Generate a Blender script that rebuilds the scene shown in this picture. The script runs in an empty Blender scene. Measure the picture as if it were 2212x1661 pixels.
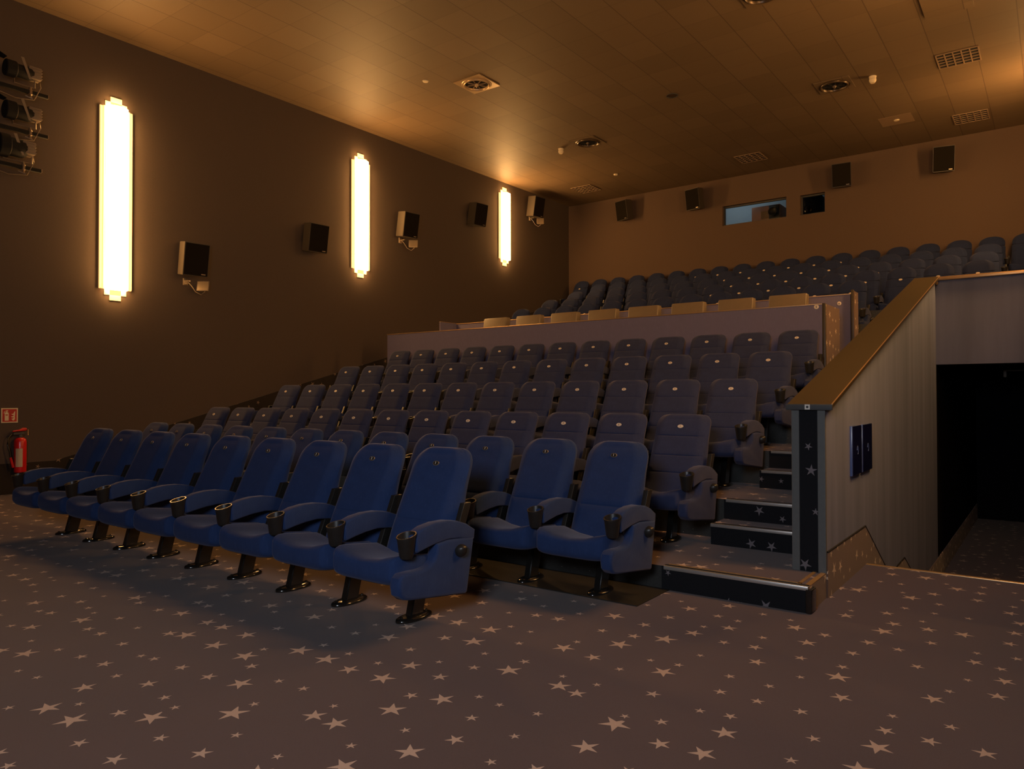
import bpy, bmesh, math, random
from mathutils import Vector, Matrix
from math import sin, cos, pi, sqrt, atan2, radians
random.seed(7)
C = bpy.context.scene.collection
sc = bpy.context.scene

# ------------------------------------------------------------------ camera
F_PX, YAW, PITCH, ROLL = 1586.6, 0.637454, 0.013889, -0.001574
cam = bpy.data.objects.new('camera', bpy.data.cameras.new('camera'))
C.objects.link(cam)
cam.data.sensor_fit = 'HORIZONTAL'
cam.data.sensor_width = 36.0
cam.data.lens = 36.0 * F_PX / 2212.0
cam.data.clip_end = 200
fw = Vector((-sin(YAW) * cos(PITCH), cos(YAW) * cos(PITCH), sin(PITCH)))
rt = Vector((cos(YAW), sin(YAW), 0)); up = rt.cross(fw)
r2 = cos(ROLL) * rt + sin(ROLL) * up; u2 = -sin(ROLL) * rt + cos(ROLL) * up
M = Matrix((r2, u2, -fw)).transposed().to_4x4()
M.translation = Vector((0, 0, 1.378))
cam.matrix_world = M
sc.camera = cam

# ------------------------------------------------------------------ world, exposure, fill light
w = bpy.data.worlds.new('world'); sc.world = w; w.use_nodes = True
w.node_tree.nodes['Background'].inputs[0].default_value = (0.5, 0.4, 0.35, 1)
w.node_tree.nodes['Background'].inputs[1].default_value = 0.0
sc.view_settings.view_transform = 'Standard'
sc.view_settings.look = 'None'
sc.view_settings.gamma = 1.0
sc.view_settings.use_curve_mapping = False
sc.view_settings.exposure = 0.0
sc.cycles.use_denoising = True
sc.cycles.max_bounces = 6
sc.cycles.diffuse_bounces = 4
sc.cycles.glossy_bounces = 3
sc.cycles.sample_clamp_indirect = 4.0
LAMP_E = 53.0
FILL_W = 105.0

def area_light(name, loc, target, sx, sy, power, col):
    l = bpy.data.lights.new(name, 'AREA'); l.shape = 'RECTANGLE'; l.size = sx; l.size_y = sy
    l.energy = power; l.color = col
    o = bpy.data.objects.new(name, l); C.objects.link(o)
    o.location = loc
    o.rotation_euler = (Vector(target) - Vector(loc)).to_track_quat('-Z', 'Y').to_euler()
    return o
# added neutral fill behind the camera, not a fixture of the hall
area_light('front_fill_light', (-0.35, -1.1, 2.35), (-3.4, 6.5, 1.6), 1.0, 0.8, FILL_W, (0.80, 0.88, 1.0))

# ------------------------------------------------------------------ room constants
XL, XR, YB, YF = -11.75, 0.25, 18.75, -3.4
def CZ(y): return 6.945 + (y - 4.07) * 0.0065

# ------------------------------------------------------------------ material helpers
def new_mat(name):
    m = bpy.data.materials.new(name); m.use_nodes = True
    nt = m.node_tree; b = nt.nodes['Principled BSDF']
    return m, nt, b
def N(nt, t, **k):
    n = nt.nodes.new(t)
    for a, v in k.items():
        setattr(n, a, v)
    return n
def math_node(nt, op, a, b=None, c=None):
    n = nt.nodes.new('ShaderNodeMath'); n.operation = op
    for i, v in enumerate((a, b, c)):
        if v is None: continue
        if isinstance(v, (int, float)): n.inputs[i].default_value = v
        else: nt.links.new(v, n.inputs[i])
    return n.outputs[0]
def mix(nt, fac, a, b):
    n = nt.nodes.new('ShaderNodeMix'); n.data_type = 'RGBA'
    if isinstance(fac, (int, float)): n.inputs[0].default_value = fac
    else: nt.links.new(fac, n.inputs[0])
    for i, v in ((6, a), (7, b)):
        if isinstance(v, tuple): n.inputs[i].default_value = (*v[:3], 1)
        else: nt.links.new(v, n.inputs[i])
    return n.outputs[2]
def noise(nt, scale, detail=3, vec=None, rough=0.6):
    n = nt.nodes.new('ShaderNodeTexNoise'); n.inputs['Scale'].default_value = scale
    n.inputs['Detail'].default_value = detail; n.inputs['Roughness'].default_value = rough
    if vec is not None: nt.links.new(vec, n.inputs['Vector'])
    return n.outputs['Fac']
def ramp(nt, fac, stops):
    n = nt.nodes.new('ShaderNodeValToRGB'); el = n.color_ramp.elements
    while len(el) < len(stops): el.new(0.5)
    for e, (p, c) in zip(el, stops):
        e.position = p; e.color = (*c[:3], 1) if isinstance(c, tuple) else (c, c, c, 1)
    nt.links.new(fac, n.inputs[0]); return n.outputs[0]
def bump(nt, b, h, strength=0.3, dist=0.01):
    n = nt.nodes.new('ShaderNodeBump'); n.inputs['Strength'].default_value = strength
    n.inputs['Distance'].default_value = dist
    nt.links.new(h, n.inputs['Height']); nt.links.new(n.outputs[0], b.inputs['Normal'])
def objco(nt):
    return nt.nodes.new('ShaderNodeTexCoord').outputs['Object']

def plain(name, col, rough=0.6, metal=0.0, var=0.15, nscale=20, spec=0.5, bmp=0.0, coat=0.0):
    m, nt, b = new_mat(name)
    f = noise(nt, nscale, 4, objco(nt))
    dk = tuple(c * (1 - var) for c in col); lt = tuple(min(1, c * (1 + var)) for c in col)
    nt.links.new(mix(nt, f, dk, lt), b.inputs['Base Color'])
    b.inputs['Roughness'].default_value = rough; b.inputs['Metallic'].default_value = metal
    b.inputs['Specular IOR Level'].default_value = spec
    b.inputs['Coat Weight'].default_value = coat
    if bmp: bump(nt, b, noise(nt, nscale * 8, 3, objco(nt)), bmp, 0.002)
    return m

def fabric(name, col, var=0.25, sheen=0.5):
    m, nt, b = new_mat(name)
    co = objco(nt)
    f = noise(nt, 9, 5, co)
    mp = N(nt, 'ShaderNodeMapping'); mp.inputs['Scale'].default_value = (90, 90, 12)
    nt.links.new(co, mp.inputs[0])
    g = noise(nt, 1.0, 3, mp.outputs[0])
    c1 = mix(nt, f, tuple(c * (1 - var) for c in col), tuple(c * (1 + var) for c in col))
    sc_ = ramp(nt, g, [(0.56, 0.0), (0.78, 0.22)])
    c2 = mix(nt, sc_, c1, tuple(min(1, c * 1.9 + 0.012) for c in col))
    nt.links.new(c2, b.inputs['Base Color'])
    b.inputs['Roughness'].default_value = 0.95
    b.inputs['Specular IOR Level'].default_value = 0.15
    b.inputs['Sheen Weight'].default_value = sheen
    b.inputs['Sheen Roughness'].default_value = 0.45
    b.inputs['Sheen Tint'].default_value = (0.62, 0.55, 0.66, 1)
    bump(nt, b, noise(nt, 260, 2, co), 0.35, 0.002)
    return m

def star_layer(nt, ux, uy, scale, rmin, rmax, keep, seed):
    """mask of scattered five-pointed stars, radii in metres"""
    cx = N(nt, 'ShaderNodeCombineXYZ')
    nt.links.new(math_node(nt, 'ADD', ux, seed), cx.inputs[0])
    nt.links.new(math_node(nt, 'ADD', uy, seed * 1.7), cx.inputs[1])
    v = N(nt, 'ShaderNodeTexVoronoi'); v.voronoi_dimensions = '2D'; v.feature = 'F1'
    v.inputs['Scale'].default_value = scale; v.inputs['Randomness'].default_value = 0.62
    nt.links.new(cx.outputs[0], v.inputs['Vector'])
    d = N(nt, 'ShaderNodeVectorMath'); d.operation = 'SUBTRACT'
    nt.links.new(cx.outputs[0], d.inputs[0]); nt.links.new(v.outputs['Position'], d.inputs[1])
    s = N(nt, 'ShaderNodeSeparateXYZ'); nt.links.new(d.outputs[0], s.inputs[0])
    col = N(nt, 'ShaderNodeSeparateColor'); nt.links.new(v.outputs['Color'], col.inputs[0])
    r = math_node(nt, 'SQRT', math_node(nt, 'ADD', math_node(nt, 'MULTIPLY', s.outputs[0], s.outputs[0]),
                                        math_node(nt, 'MULTIPLY', s.outputs[1], s.outputs[1])))
    a = math_node(nt, 'ARCTAN2', s.outputs[1], s.outputs[0])
    a = math_node(nt, 'ADD', a, math_node(nt, 'MULTIPLY', col.outputs[0], 6.283))
    seg = 2 * pi / 5
    a = math_node(nt, 'SUBTRACT', math_node(nt, 'FLOORED_MODULO', a, seg), seg / 2)
    a = math_node(nt, 'ABSOLUTE', a)
    px = math_node(nt, 'MULTIPLY', r, math_node(nt, 'COSINE', a))
    py = math_node(nt, 'MULTIPLY', r, math_node(nt, 'SINE', a))
    ri = 0.34
    ex, ey = ri * cos(seg / 2) - 1, ri * sin(seg / 2)       # edge from the tip (1,0) to the inner corner
    nx, ny = -ey, ex
    if nx < 0: nx, ny = -nx, -ny
    ln = sqrt(nx * nx + ny * ny); nx /= ln; ny /= ln
    R = math_node(nt, 'MULTIPLY_ADD', math_node(nt, 'POWER', col.outputs[1], 1.6), rmax - rmin, rmin)
    lhs = math_node(nt, 'ADD', math_node(nt, 'MULTIPLY', px, nx), math_node(nt, 'MULTIPLY', py, abs(ny)))
    inside = math_node(nt, 'LESS_THAN', lhs, math_node(nt, 'MULTIPLY', R, nx))
    kp = math_node(nt, 'LESS_THAN', col.outputs[2], keep)
    return math_node(nt, 'MULTIPLY', inside, kp)

def carpet(name, axes, base=(0.073, 0.042, 0.038), star=(0.50, 0.36, 0.28), scale=4.5, rmin=0.024, rmax=0.074, keep=0.95, stains=True):
    m, nt, b = new_mat(name)
    co = objco(nt); s = N(nt, 'ShaderNodeSeparateXYZ'); nt.links.new(co, s.inputs[0])
    ux, uy = s.outputs[axes[0]], s.outputs[axes[1]]
    k = star_layer(nt, ux, uy, scale, rmin, rmax, keep, 13.37)
    f = noise(nt, 140, 3, co); g = noise(nt, 1.1, 3, co)
    c = mix(nt, f, tuple(x * 0.75 for x in base), tuple(x * 1.3 for x in base))
    if stains:
        c = mix(nt, ramp(nt, g, [(0.4, 0.0), (0.7, 0.25)]), c, tuple(x * 1.5 for x in base))
    st = mix(nt, f, tuple(x * 0.85 for x in star), star)
    nt.links.new(mix(nt, k, c, st), b.inputs['Base Color'])
    b.inputs['Roughness'].default_value = 0.95
    b.inputs['Specular IOR Level'].default_value = 0.1
    b.inputs['Sheen Weight'].default_value = 0.15
    bump(nt, b, noise(nt, 500, 2, co), 0.4, 0.003)
    return m

def emit(name, col, strength):
    m, nt, b = new_mat(name)
    b.inputs['Base Color'].default_value = (*col, 1)
    b.inputs['Emission Color'].default_value = (*col, 1)
    b.inputs['Emission Strength'].default_value = strength
    return m

def ceiling_mat():
    m, nt, b = new_mat('ceiling_tile')
    co = objco(nt); s = N(nt, 'ShaderNodeSeparateXYZ'); nt.links.new(co, s.inputs[0])
    tx = math_node(nt, 'DIVIDE', math_node(nt, 'SUBTRACT', s.outputs[0], -8.65), 0.589)
    ty = math_node(nt, 'DIVIDE', math_node(nt, 'SUBTRACT', s.outputs[1], 9.9), 0.61)
    def line(t, wd):
        fr = math_node(nt, 'FRACT', t)
        e = math_node(nt, 'MINIMUM', fr, math_node(nt, 'SUBTRACT', 1.0, fr))
        return math_node(nt, 'LESS_THAN', e, wd)
    lx, ly = line(tx, 0.011), line(ty, 0.007)
    ln = math_node(nt, 'MAXIMUM', lx, math_node(nt, 'MULTIPLY', ly, 0.6))
    cx = N(nt, 'ShaderNodeCombineXYZ')
    nt.links.new(math_node(nt, 'FLOOR', tx), cx.inputs[0]); nt.links.new(math_node(nt, 'FLOOR', ty), cx.inputs[1])
    wn = N(nt, 'ShaderNodeTexWhiteNoise'); nt.links.new(cx.outputs[0], wn.inputs['Vector'])
    base = mix(nt, wn.outputs['Value'], (0.150, 0.100, 0.055), (0.180, 0.121, 0.068))
    f = noise(nt, 60, 4, co)
    base = mix(nt, math_node(nt, 'MULTIPLY', f, 0.35), base, (0.13, 0.095, 0.07))
    nt.links.new(mix(nt, math_node(nt, 'MULTIPLY', ln, 0.65), base, (0.05, 0.03, 0.02)), b.inputs['Base Color'])
    b.inputs['Roughness'].default_value = 0.6
    b.inputs['Specular IOR Level'].default_value = 0.35
    bump(nt, b, math_node(nt, 'MULTIPLY_ADD', ln, -1.0, math_node(nt, 'MULTIPLY', f, 0.3)), 0.3, 0.004)
    return m

def streaky(name, col, col2):
    m, nt, b = new_mat(name)
    co = objco(nt); mp = N(nt, 'ShaderNodeMapping'); mp.inputs['Scale'].default_value = (3, 3, 0.22)
    nt.links.new(co, mp.inputs[0])
    g = noise(nt, 1.3, 4, mp.outputs[0]); f = noise(nt, 120, 2, co)
    c = mix(nt, ramp(nt, g, [(0.35, 0.0), (0.68, 1.0)]), col, col2)
    c = mix(nt, math_node(nt, 'MULTIPLY', f, 0.25), c, tuple(x * 0.5 for x in col))
    nt.links.new(c, b.inputs['Base Color']); b.inputs['Roughness'].default_value = 0.85
    b.inputs['Specular IOR Level'].default_value = 0.2
    bump(nt, b, f, 0.3, 0.003)
    return m

MT = {}
MT['floor'] = carpet('star_carpet', (0, 1))
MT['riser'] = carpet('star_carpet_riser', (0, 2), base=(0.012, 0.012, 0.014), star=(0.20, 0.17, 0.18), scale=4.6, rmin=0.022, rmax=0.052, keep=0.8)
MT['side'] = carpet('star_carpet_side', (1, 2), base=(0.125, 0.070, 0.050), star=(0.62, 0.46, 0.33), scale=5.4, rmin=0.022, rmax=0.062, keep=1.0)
MT['base'] = carpet('star_carpet_base', (1, 2), base=(0.030, 0.023, 0.018), star=(0.26, 0.18, 0.12), scale=3.6, rmin=0.03, rmax=0.065, keep=0.9)
MT['wall'] = plain('dark_wall_fabric', (0.098, 0.074, 0.060), 0.95, var=0.12, nscale=90, spec=0.1, bmp=0.3)
MT['backwall'] = plain('back_wall_fabric', (0.122, 0.082, 0.060), 0.95, var=0.12, nscale=90, spec=0.1, bmp=0.3)
MT['ceil'] = ceiling_mat()
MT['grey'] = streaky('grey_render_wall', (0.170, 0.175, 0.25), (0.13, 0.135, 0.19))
MT['grey_lit'] = streaky('grey_render_lit_wall', (0.27, 0.31, 0.50), (0.19, 0.22, 0.35))  # header paint again, with missing neutral light put into the colour
MT['lilac'] = fabric('lilac_panel_cloth', (0.170, 0.150, 0.23), 0.06, 0.1)
MT['brownpaint'] = plain('bronze_brown_lacquer', (0.054, 0.038, 0.018), 0.42, var=0.1, nscale=60)
MT['brass'] = plain('brass_edge', (0.62, 0.40, 0.19), 0.35, metal=0.6, var=0.08)
MT['alu'] = plain('aluminium_nosing', (0.62, 0.58, 0.54), 0.35, metal=0.7, var=0.1)
MT['darktrim'] = plain('charcoal_trim', (0.055, 0.055, 0.055), 0.7, var=0.2)
MT['greytrim'] = plain('grey_corner_trim', (0.115, 0.115, 0.11), 0.75, var=0.15, bmp=0.2)
MT['blackgloss'] = plain('black_gloss_metal', (0.012, 0.011, 0.010), 0.16, var=0.2, spec=0.6, coat=0.5)
MT['blackplastic'] = plain('black_plastic', (0.018, 0.016, 0.014), 0.38, var=0.3, nscale=40, spec=0.5)
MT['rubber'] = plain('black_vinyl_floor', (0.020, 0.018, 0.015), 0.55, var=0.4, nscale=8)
MT['vinylriser'] = plain('speckled_black_riser', (0.030, 0.030, 0.028), 0.5, var=0.5, nscale=70)
def specks():
    m = MT['vinylriser']; nt = m.node_tree; b = nt.nodes['Principled BSDF']
    v = N(nt, 'ShaderNodeTexVoronoi'); v.inputs['Scale'].default_value = 26; nt.links.new(objco(nt), v.inputs['Vector'])
    sp = math_node(nt, 'LESS_THAN', v.outputs['Distance'], 0.075)
    lk = b.inputs['Base Color'].links[0].from_socket
    nt.links.new(mix(nt, sp, lk, (0.35, 0.33, 0.28)), b.inputs['Base Color'])
specks()
MT['blue_vivid'] = fabric('blue_velour', (0.021, 0.041, 0.118), 0.22, 0.20)
MT['blue_mid'] = fabric('dusky_blue_velour', (0.033, 0.041, 0.093), 0.22, 0.16)
MT['blue_dark'] = fabric('slate_velour', (0.020, 0.030, 0.082), 0.25, 0.12)
MT['cream'] = plain('cream_leather', (0.20, 0.145, 0.085), 0.42, var=0.12, nscale=12, spec=0.5)
MT['white_badge'] = plain('ivory_badge', (0.80, 0.66, 0.50), 0.4, var=0.03)
MT['dark_badge'] = plain('dark_badge', (0.030, 0.022, 0.016), 0.3, var=0.05)
MT['ring'] = plain('bronze_ring', (0.35, 0.26, 0.17), 0.35, metal=0.5, var=0.05)
MT['ink'] = plain('dark_ink', (0.02, 0.018, 0.02), 0.5, var=0.02)
MT['chalk'] = plain('ivory_ink', (0.75, 0.68, 0.6), 0.5, var=0.02)
MT['red'] = plain('fire_red', (0.62, 0.012, 0.014), 0.3, var=0.06, coat=0.3)
MT['signred'] = plain('sign_red', (0.45, 0.008, 0.012), 0.4, var=0.02)
MT['ivory'] = plain('ivory_plastic', (0.72, 0.60, 0.42), 0.45, var=0.03)
MT['paper'] = plain('paper_label', (0.55, 0.44, 0.30), 0.6, var=0.15, nscale=90)
MT['gold'] = plain('gilded_metal', (0.42, 0.26, 0.12), 0.35, metal=0.5, var=0.1)
MT['speaker'] = plain('speaker_cloth', (0.014, 0.011, 0.008), 0.9, var=0.2, nscale=120, spec=0.08)
MT['speakerside'] = plain('speaker_cabinet_paint', (0.055, 0.044, 0.034), 0.5, var=0.08)
MT['steel'] = plain('satin_steel', (0.45, 0.36, 0.27), 0.3, metal=0.8, var=0.1)
MT['louvre'] = plain('louvre_metal', (0.32, 0.22, 0.14), 0.45, metal=0.3, var=0.1)
MT['black'] = plain('matt_black', (0.008, 0.007, 0.006), 0.9, var=0.1)
MT['corridor'] = plain('corridor_shade', (0.010, 0.010, 0.012), 0.95, var=0.1, spec=0.05)  # shade of the exit passage put into its wall and ceiling colour
MT['postblue'] = plain('gloss_blue_print', (0.010, 0.013, 0.075), 0.15, var=0.4, nscale=6, coat=0.3)
MT['acryl'] = plain('acrylic_edge', (0.10, 0.14, 0.30), 0.25, var=0.1)
MT['booth'] = plain('booth_wall_paint', (0.45, 0.50, 0.52), 0.9, var=0.06)
MT['projbody'] = plain('projector_beige', (0.45, 0.24, 0.16), 0.5, var=0.05)
MT['screen'] = plain('screen_cloth', (0.55, 0.55, 0.55), 0.9, var=0.02)
MT['fixture_grey'] = plain('fixture_grey', (0.20, 0.15, 0.11), 0.5, var=0.1)
MT['lampglass'] = emit('lit_lamp_glass', (1.0, 0.52, 0.165), LAMP_E)
def frosted():
    m, nt, b = new_mat('frosted_lamp_glass')
    b.inputs['Base Color'].default_value = (0.85, 0.62, 0.36, 1)
    b.inputs['Roughness'].default_value = 0.5
    b.inputs['Emission Color'].default_value = (1.0, 0.52, 0.17, 1)
    b.inputs['Emission Strength'].default_value = 1.25
    return m
MT['lampedge'] = frosted()
def glass():
    m, nt, b = new_mat('window_glass')
    b.inputs['Base Color'].default_value = (0.9, 0.95, 1, 1)
    b.inputs['Roughness'].default_value = 0.02
    b.inputs['Transmission Weight'].default_value = 1.0
    b.inputs['IOR'].default_value = 1.02
    return m
MT['glass'] = glass()
MT['lens'] = plain('dark_lens_glass', (0.02, 0.02, 0.02), 0.08, var=0.1, spec=0.8)

# ------------------------------------------------------------------ mesh helpers
def obj(name, bm, mat, parent=None, smooth=True, loc=None):
    me = bpy.data.meshes.new(name)
    bmesh.ops.recalc_face_normals(bm, faces=bm.faces)
    bm.to_mesh(me); bm.free()
    if smooth:
        for p in me.polygons: p.use_smooth = True
        me.set_sharp_from_angle(angle=radians(38))
    mats = mat if isinstance(mat, (list, tuple)) else [mat]
    for m_ in mats: me.materials.append(MT[m_] if isinstance(m_, str) else m_)
    o = bpy.data.objects.new(name, me); C.objects.link(o)
    if parent is not None: o.parent = parent
    if loc is not None: o.location = loc
    return o
def tag(o, label, cat, group=None, kind=None):
    o['label'] = label; o['category'] = cat
    if group: o['group'] = group
    if kind: o['kind'] = kind
    return o
def thing(name, label, cat, loc=(0, 0, 0), rotz=0, group=None):
    o = bpy.data.objects.new(name, None); C.objects.link(o); o.empty_display_size = 0.1
    o.location = loc; o.rotation_euler = (0, 0, rotz)
    return tag(o, label, cat, group)
def struct(name, bm, mat, smooth=False, parent=None):
    o = obj(name, bm, mat, parent, smooth=smooth)
    if parent is None: o['kind'] = 'structure'
    return o
def B(): return bmesh.new()
def box(bm, a, b, mi=0, bevel=0.0):
    (x0, y0, z0), (x1, y1, z1) = a, b
    v = [bm.verts.new(p) for p in ((x0, y0, z0), (x1, y0, z0), (x1, y1, z0), (x0, y1, z0), (x0, y0, z1), (x1, y0, z1), (x1, y1, z1), (x0, y1, z1))]
    fs = [bm.faces.new([v[i] for i in f]) for f in ((3, 2, 1, 0), (4, 5, 6, 7), (0, 1, 5, 4), (1, 2, 6, 5), (2, 3, 7, 6), (3, 0, 4, 7))]
    for f in fs: f.material_index = mi
    if bevel:
        es = list({e for f in fs for e in f.edges})
        bmesh.ops.bevel(bm, geom=es, offset=bevel, segments=2, affect='EDGES', profile=0.5)
    return v
def rings(bm, rs, cap0=True, cap1=True, closed=False, mi=0):
    V = [[bm.verts.new(p) for p in r] for r in rs]
    n = len(V[0]); m = len(V)
    for i in range(m if closed else m - 1):
        a, b = V[i], V[(i + 1) % m]
        for j in range(n):
            f = bm.faces.new((a[j], a[(j + 1) % n], b[(j + 1) % n], b[j])); f.material_index = mi
    if not closed:
        if cap0: bm.faces.new(V[0][::-1]).material_index = mi
        if cap1: bm.faces.new(V[-1]).material_index = mi
    return V
def lathe(bm, prof, c=(0, 0, 0), n=24, axis='Z', cap0=True, cap1=True, mi=0):
    rs = []
    for r, h in prof:
        ring = []
        for k in range(n):
            a = 2 * pi * k / n; p = (r * cos(a), r * sin(a), h)
            if axis == 'X': p = (h, r * cos(a), r * sin(a))
            if axis == 'Y': p = (r * cos(a), h, r * sin(a))
            ring.append((c[0] + p[0], c[1] + p[1], c[2] + p[2]))
        rs.append(ring)
    return rings(bm, rs, cap0, cap1, mi=mi)
def tube(bm, pts, r, n=8, mi=0):
    pts = [Vector(p) for p in pts]; rs = []
    for i, p in enumerate(pts):
        t = (pts[min(i + 1, len(pts) - 1)] - pts[max(i - 1, 0)]).normalized()
        a = t.cross(Vector((0, 0, 1)));
        if a.length < 1e-3: a = t.cross(Vector((1, 0, 0)))
        a.normalize(); b = t.cross(a)
        rs.append([p + r * (cos(2 * pi * k / n) * a + sin(2 * pi * k / n) * b) for k in range(n)])
    rings(bm, rs, mi=mi)
def inset_poly(poly, d):
    n = len(poly); ar = sum(poly[i][0] * poly[(i + 1) % n][1] - poly[(i + 1) % n][0] * poly[i][1] for i in range(n))
    s = 1 if ar > 0 else -1; out = []
    for i in range(n):
        p0, p1, p2 = Vector(poly[i - 1]), Vector(poly[i]), Vector(poly[(i + 1) % n])
        a = (p1 - p0).normalized(); b = (p2 - p1).normalized()
        na = Vector((-a.y, a.x)) * s; nb = Vector((-b.y, b.x)) * s
        m = (na + nb)
        if m.length < 1e-4: m = na
        m.normalize(); k = d / max(0.5, m.dot(na))
        q = p1 + m * k; out.append((q.x, q.y))
    return out
def slab(bm, poly, x0, x1, bev=0.01, fn=None, mi=0):
    """closed profile in (y,z) pulled along x with rounded rims"""
    fn = fn or (lambda x, p: (x, p[0], p[1]))
    rs = []
    for k in range(4):
        a = k / 3 * pi / 2; rs.append((x0 + bev * (1 - sin(a)), bev * (1 - cos(a))))
    rs = [(x0 + bev * (1 - sin(a)), bev * (1 - cos(a))) for a in (pi / 2, pi / 3, pi / 6, 0)]
    lay = [(x0, bev)] + [(x0 + bev * (1 - cos(t)), bev * (1 - sin(t))) for t in (pi / 6, pi / 3, pi / 2)]
    lay += [(x1 - bev * (1 - cos(t)), bev * (1 - sin(t))) for t in (pi / 2, pi / 3, pi / 6)] + [(x1, bev)]
    R = [[fn(x, p) for p in inset_poly(poly, d)] for x, d in lay]
    rings(bm, R, mi=mi)
def copy_tree(o, parent=None):
    c = o.copy(); C.objects.link(c)
    if parent is not None: c.parent = parent
    for ch in list(o.children): copy_tree(ch, c)
    return c
def spow(v, e): return (1 if v >= 0 else -1) * abs(v) ** e

_txt = {}
def text_mesh(s, size, mat):
    key = (s, size, mat)
    if key in _txt: return _txt[key]
    cu = bpy.data.curves.new('digits', 'FONT'); cu.body = s; cu.size = size
    cu.align_x = 'CENTER'; cu.align_y = 'CENTER'; cu.extrude = 0.0008; cu.offset = size * 0.018
    tmp = bpy.data.objects.new('tmp', cu); C.objects.link(tmp)
    dg = bpy.context.evaluated_depsgraph_get()
    me = bpy.data.meshes.new_from_object(tmp.evaluated_get(dg))
    me.materials.clear(); me.materials.append(MT[mat])
    bpy.data.objects.remove(tmp); _txt[key] = me
    return me
def text_obj(name, s, size, mat, parent, loc, rot):
    o = bpy.data.objects.new(name, text_mesh(s, size, mat)); C.objects.link(o)
    o.parent = parent; o.location = loc; o.rotation_euler = rot
    return o

# ------------------------------------------------------------------ room shell
def quadslab(bm, pts, n, t, mi=0):
    """plate through four points, pushed by t along n"""
    n = Vector(n) * t
    a = [Vector(p) for p in pts]; rings(bm, [a, [p + n for p in a]], mi=mi)

# floor: flat front area with the opening for the stairs going down
bm = B()
box(bm, (XL - 0.2, YF, -0.2), (-1.26, 5.0, 0.0)); box(bm, (XL - 0.2, 5.0, -0.2), (-1.40, 8.0, 0.0)); box(bm, (-1.26, YF, -0.2), (XR + 0.2, 6.49, 0.0))
struct('floor', bm, 'floor')
bm = B(); box(bm, (XL - 0.25, YF, -0.2), (XL, YB + 0.2, 7.3)); struct('wall_left', bm, 'wall')
bm = B(); box(bm, (XR, YF, -1.4), (XR + 0.25, YB + 0.2, 7.3)); struct('wall_right', bm, 'wall')
bm = B(); box(bm, (XL - 0.2, YF - 0.2, -0.2), (XR + 0.2, YF, 7.3)); struct('wall_front', bm, 'wall')
bm = B(); quadslab(bm, [(XL - 0.2, YF - 0.1, CZ(YF - 0.1)), (XR + 0.2, YF - 0.1, CZ(YF - 0.1)), (XR + 0.2, YB + 0.1, CZ(YB)), (XL - 0.2, YB + 0.1, CZ(YB))], (0, 0, 1), 0.15)
struct('ceiling', bm, 'ceil')

# back wall with two projection openings
WIN = [(-7.00, -5.36, 5.80, 6.31), (-5.03, -4.45, 5.79, 6.28)]
def rect_wall(bm, x0, x1, z0, z1, holes, y0, y1):
    xs = sorted({x0, x1, *[h[0] for h in holes], *[h[1] for h in holes]})
    zs = sorted({z0, z1, *[h[2] for h in holes], *[h[3] for h in holes]})
    for i in range(len(xs) - 1):
        for j in range(len(zs) - 1):
            cx, cz = (xs[i] + xs[i + 1]) / 2, (zs[j] + zs[j + 1]) / 2
            if any(h[0] < cx < h[1] and h[2] < cz < h[3] for h in holes): continue
            box(bm, (xs[i], y0, zs[j]), (xs[i + 1], y1, zs[j + 1]))
    bmesh.ops.remove_doubles(bm, verts=bm.verts, dist=1e-5)
bm = B(); rect_wall(bm, XL, XR, -0.2, 7.3, WIN, YB, YB + 0.25); struct('wall_back', bm, 'backwall')
for i, (x0, x1, z0, z1) in enumerate(WIN):
    bm = B(); fr = 0.035
    for a, b in (((x0, z0), (x0 + fr, z1)), ((x1 - fr, z0), (x1, z1)), ((x0 + fr, z0), (x1 - fr, z0 + fr)), ((x0 + fr, z1 - fr), (x1 - fr, z1))):
        box(bm, (a[0], YB + 0.10, a[1]), (b[0], YB + 0.16, b[1]))
    wn = struct('window_%d' % (i + 1), bm, 'darktrim')
    bm = B(); box(bm, (x0 + fr, YB + 0.125, z0 + fr), (x1 - fr, YB + 0.131, z1 - fr)); obj('pane', bm, 'glass', wn, False)
# projection booth behind the openings
bm = B()
for a, b in (((-7.6, 20.6, 5.2), (-4.0, 20.7, 7.3)), ((-7.7, YB + 0.25, 5.2), (-7.6, 20.7, 7.3)), ((-4.0, YB + 0.25, 5.2), (-3.9, 20.7, 7.3)), ((-7.7, YB + 0.25, 5.1), (-3.9, 20.7, 5.2)), ((-7.7, YB + 0.25, 7.3), (-3.9, 20.7, 7.4))): box(bm, a, b)
struct('wall_booth', bm, 'booth')
bl = bpy.data.lights.new('booth_lamp', 'POINT'); bl.energy = 11; bl.color = (0.80, 0.93, 1.0); bl.shadow_soft_size = 0.15
o = bpy.data.objects.new('booth_lamp', bl); C.objects.link(o); o.location = (-7.15, 19.25, 7.0)
pj = thing('projector', 'beige and black film projector standing behind the long booth window', 'projector', (-5.98, 19.25, 5.27))
bm = B(); box(bm, (-0.42, 0, 0.45), (0.32, 0.9, 1.02), bevel=0.02); box(bm, (-0.3, 0.1, 0.0), (0.2, 0.8, 0.45)); obj('body', bm, 'projbody', pj)
bm = B(); box(bm, (-0.17, -0.012, 0.68), (0.02, 0.0, 0.88)); 
for k in range(7): box(bm, (-0.165, -0.02, 0.69 + k * 0.027), (0.015, -0.01, 0.70 + k * 0.027))
obj('louvre', bm, 'louvre', pj, False)
bm = B(); box(bm, (0.04, -0.03, 0.46), (0.30, 0.01, 1.0), bevel=0.01); obj('front_plate', bm, 'darktrim', pj)
bm = B(); lathe(bm, [(0.12, 0.0), (0.12, -0.1), (0.105, -0.12), (0.09, -0.12), (0.085, -0.07), (0.02, -0.05)], (0.165, -0.02, 0.82), 28, 'Y'); obj('lens_barrel', bm, 'lens', pj)
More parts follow.
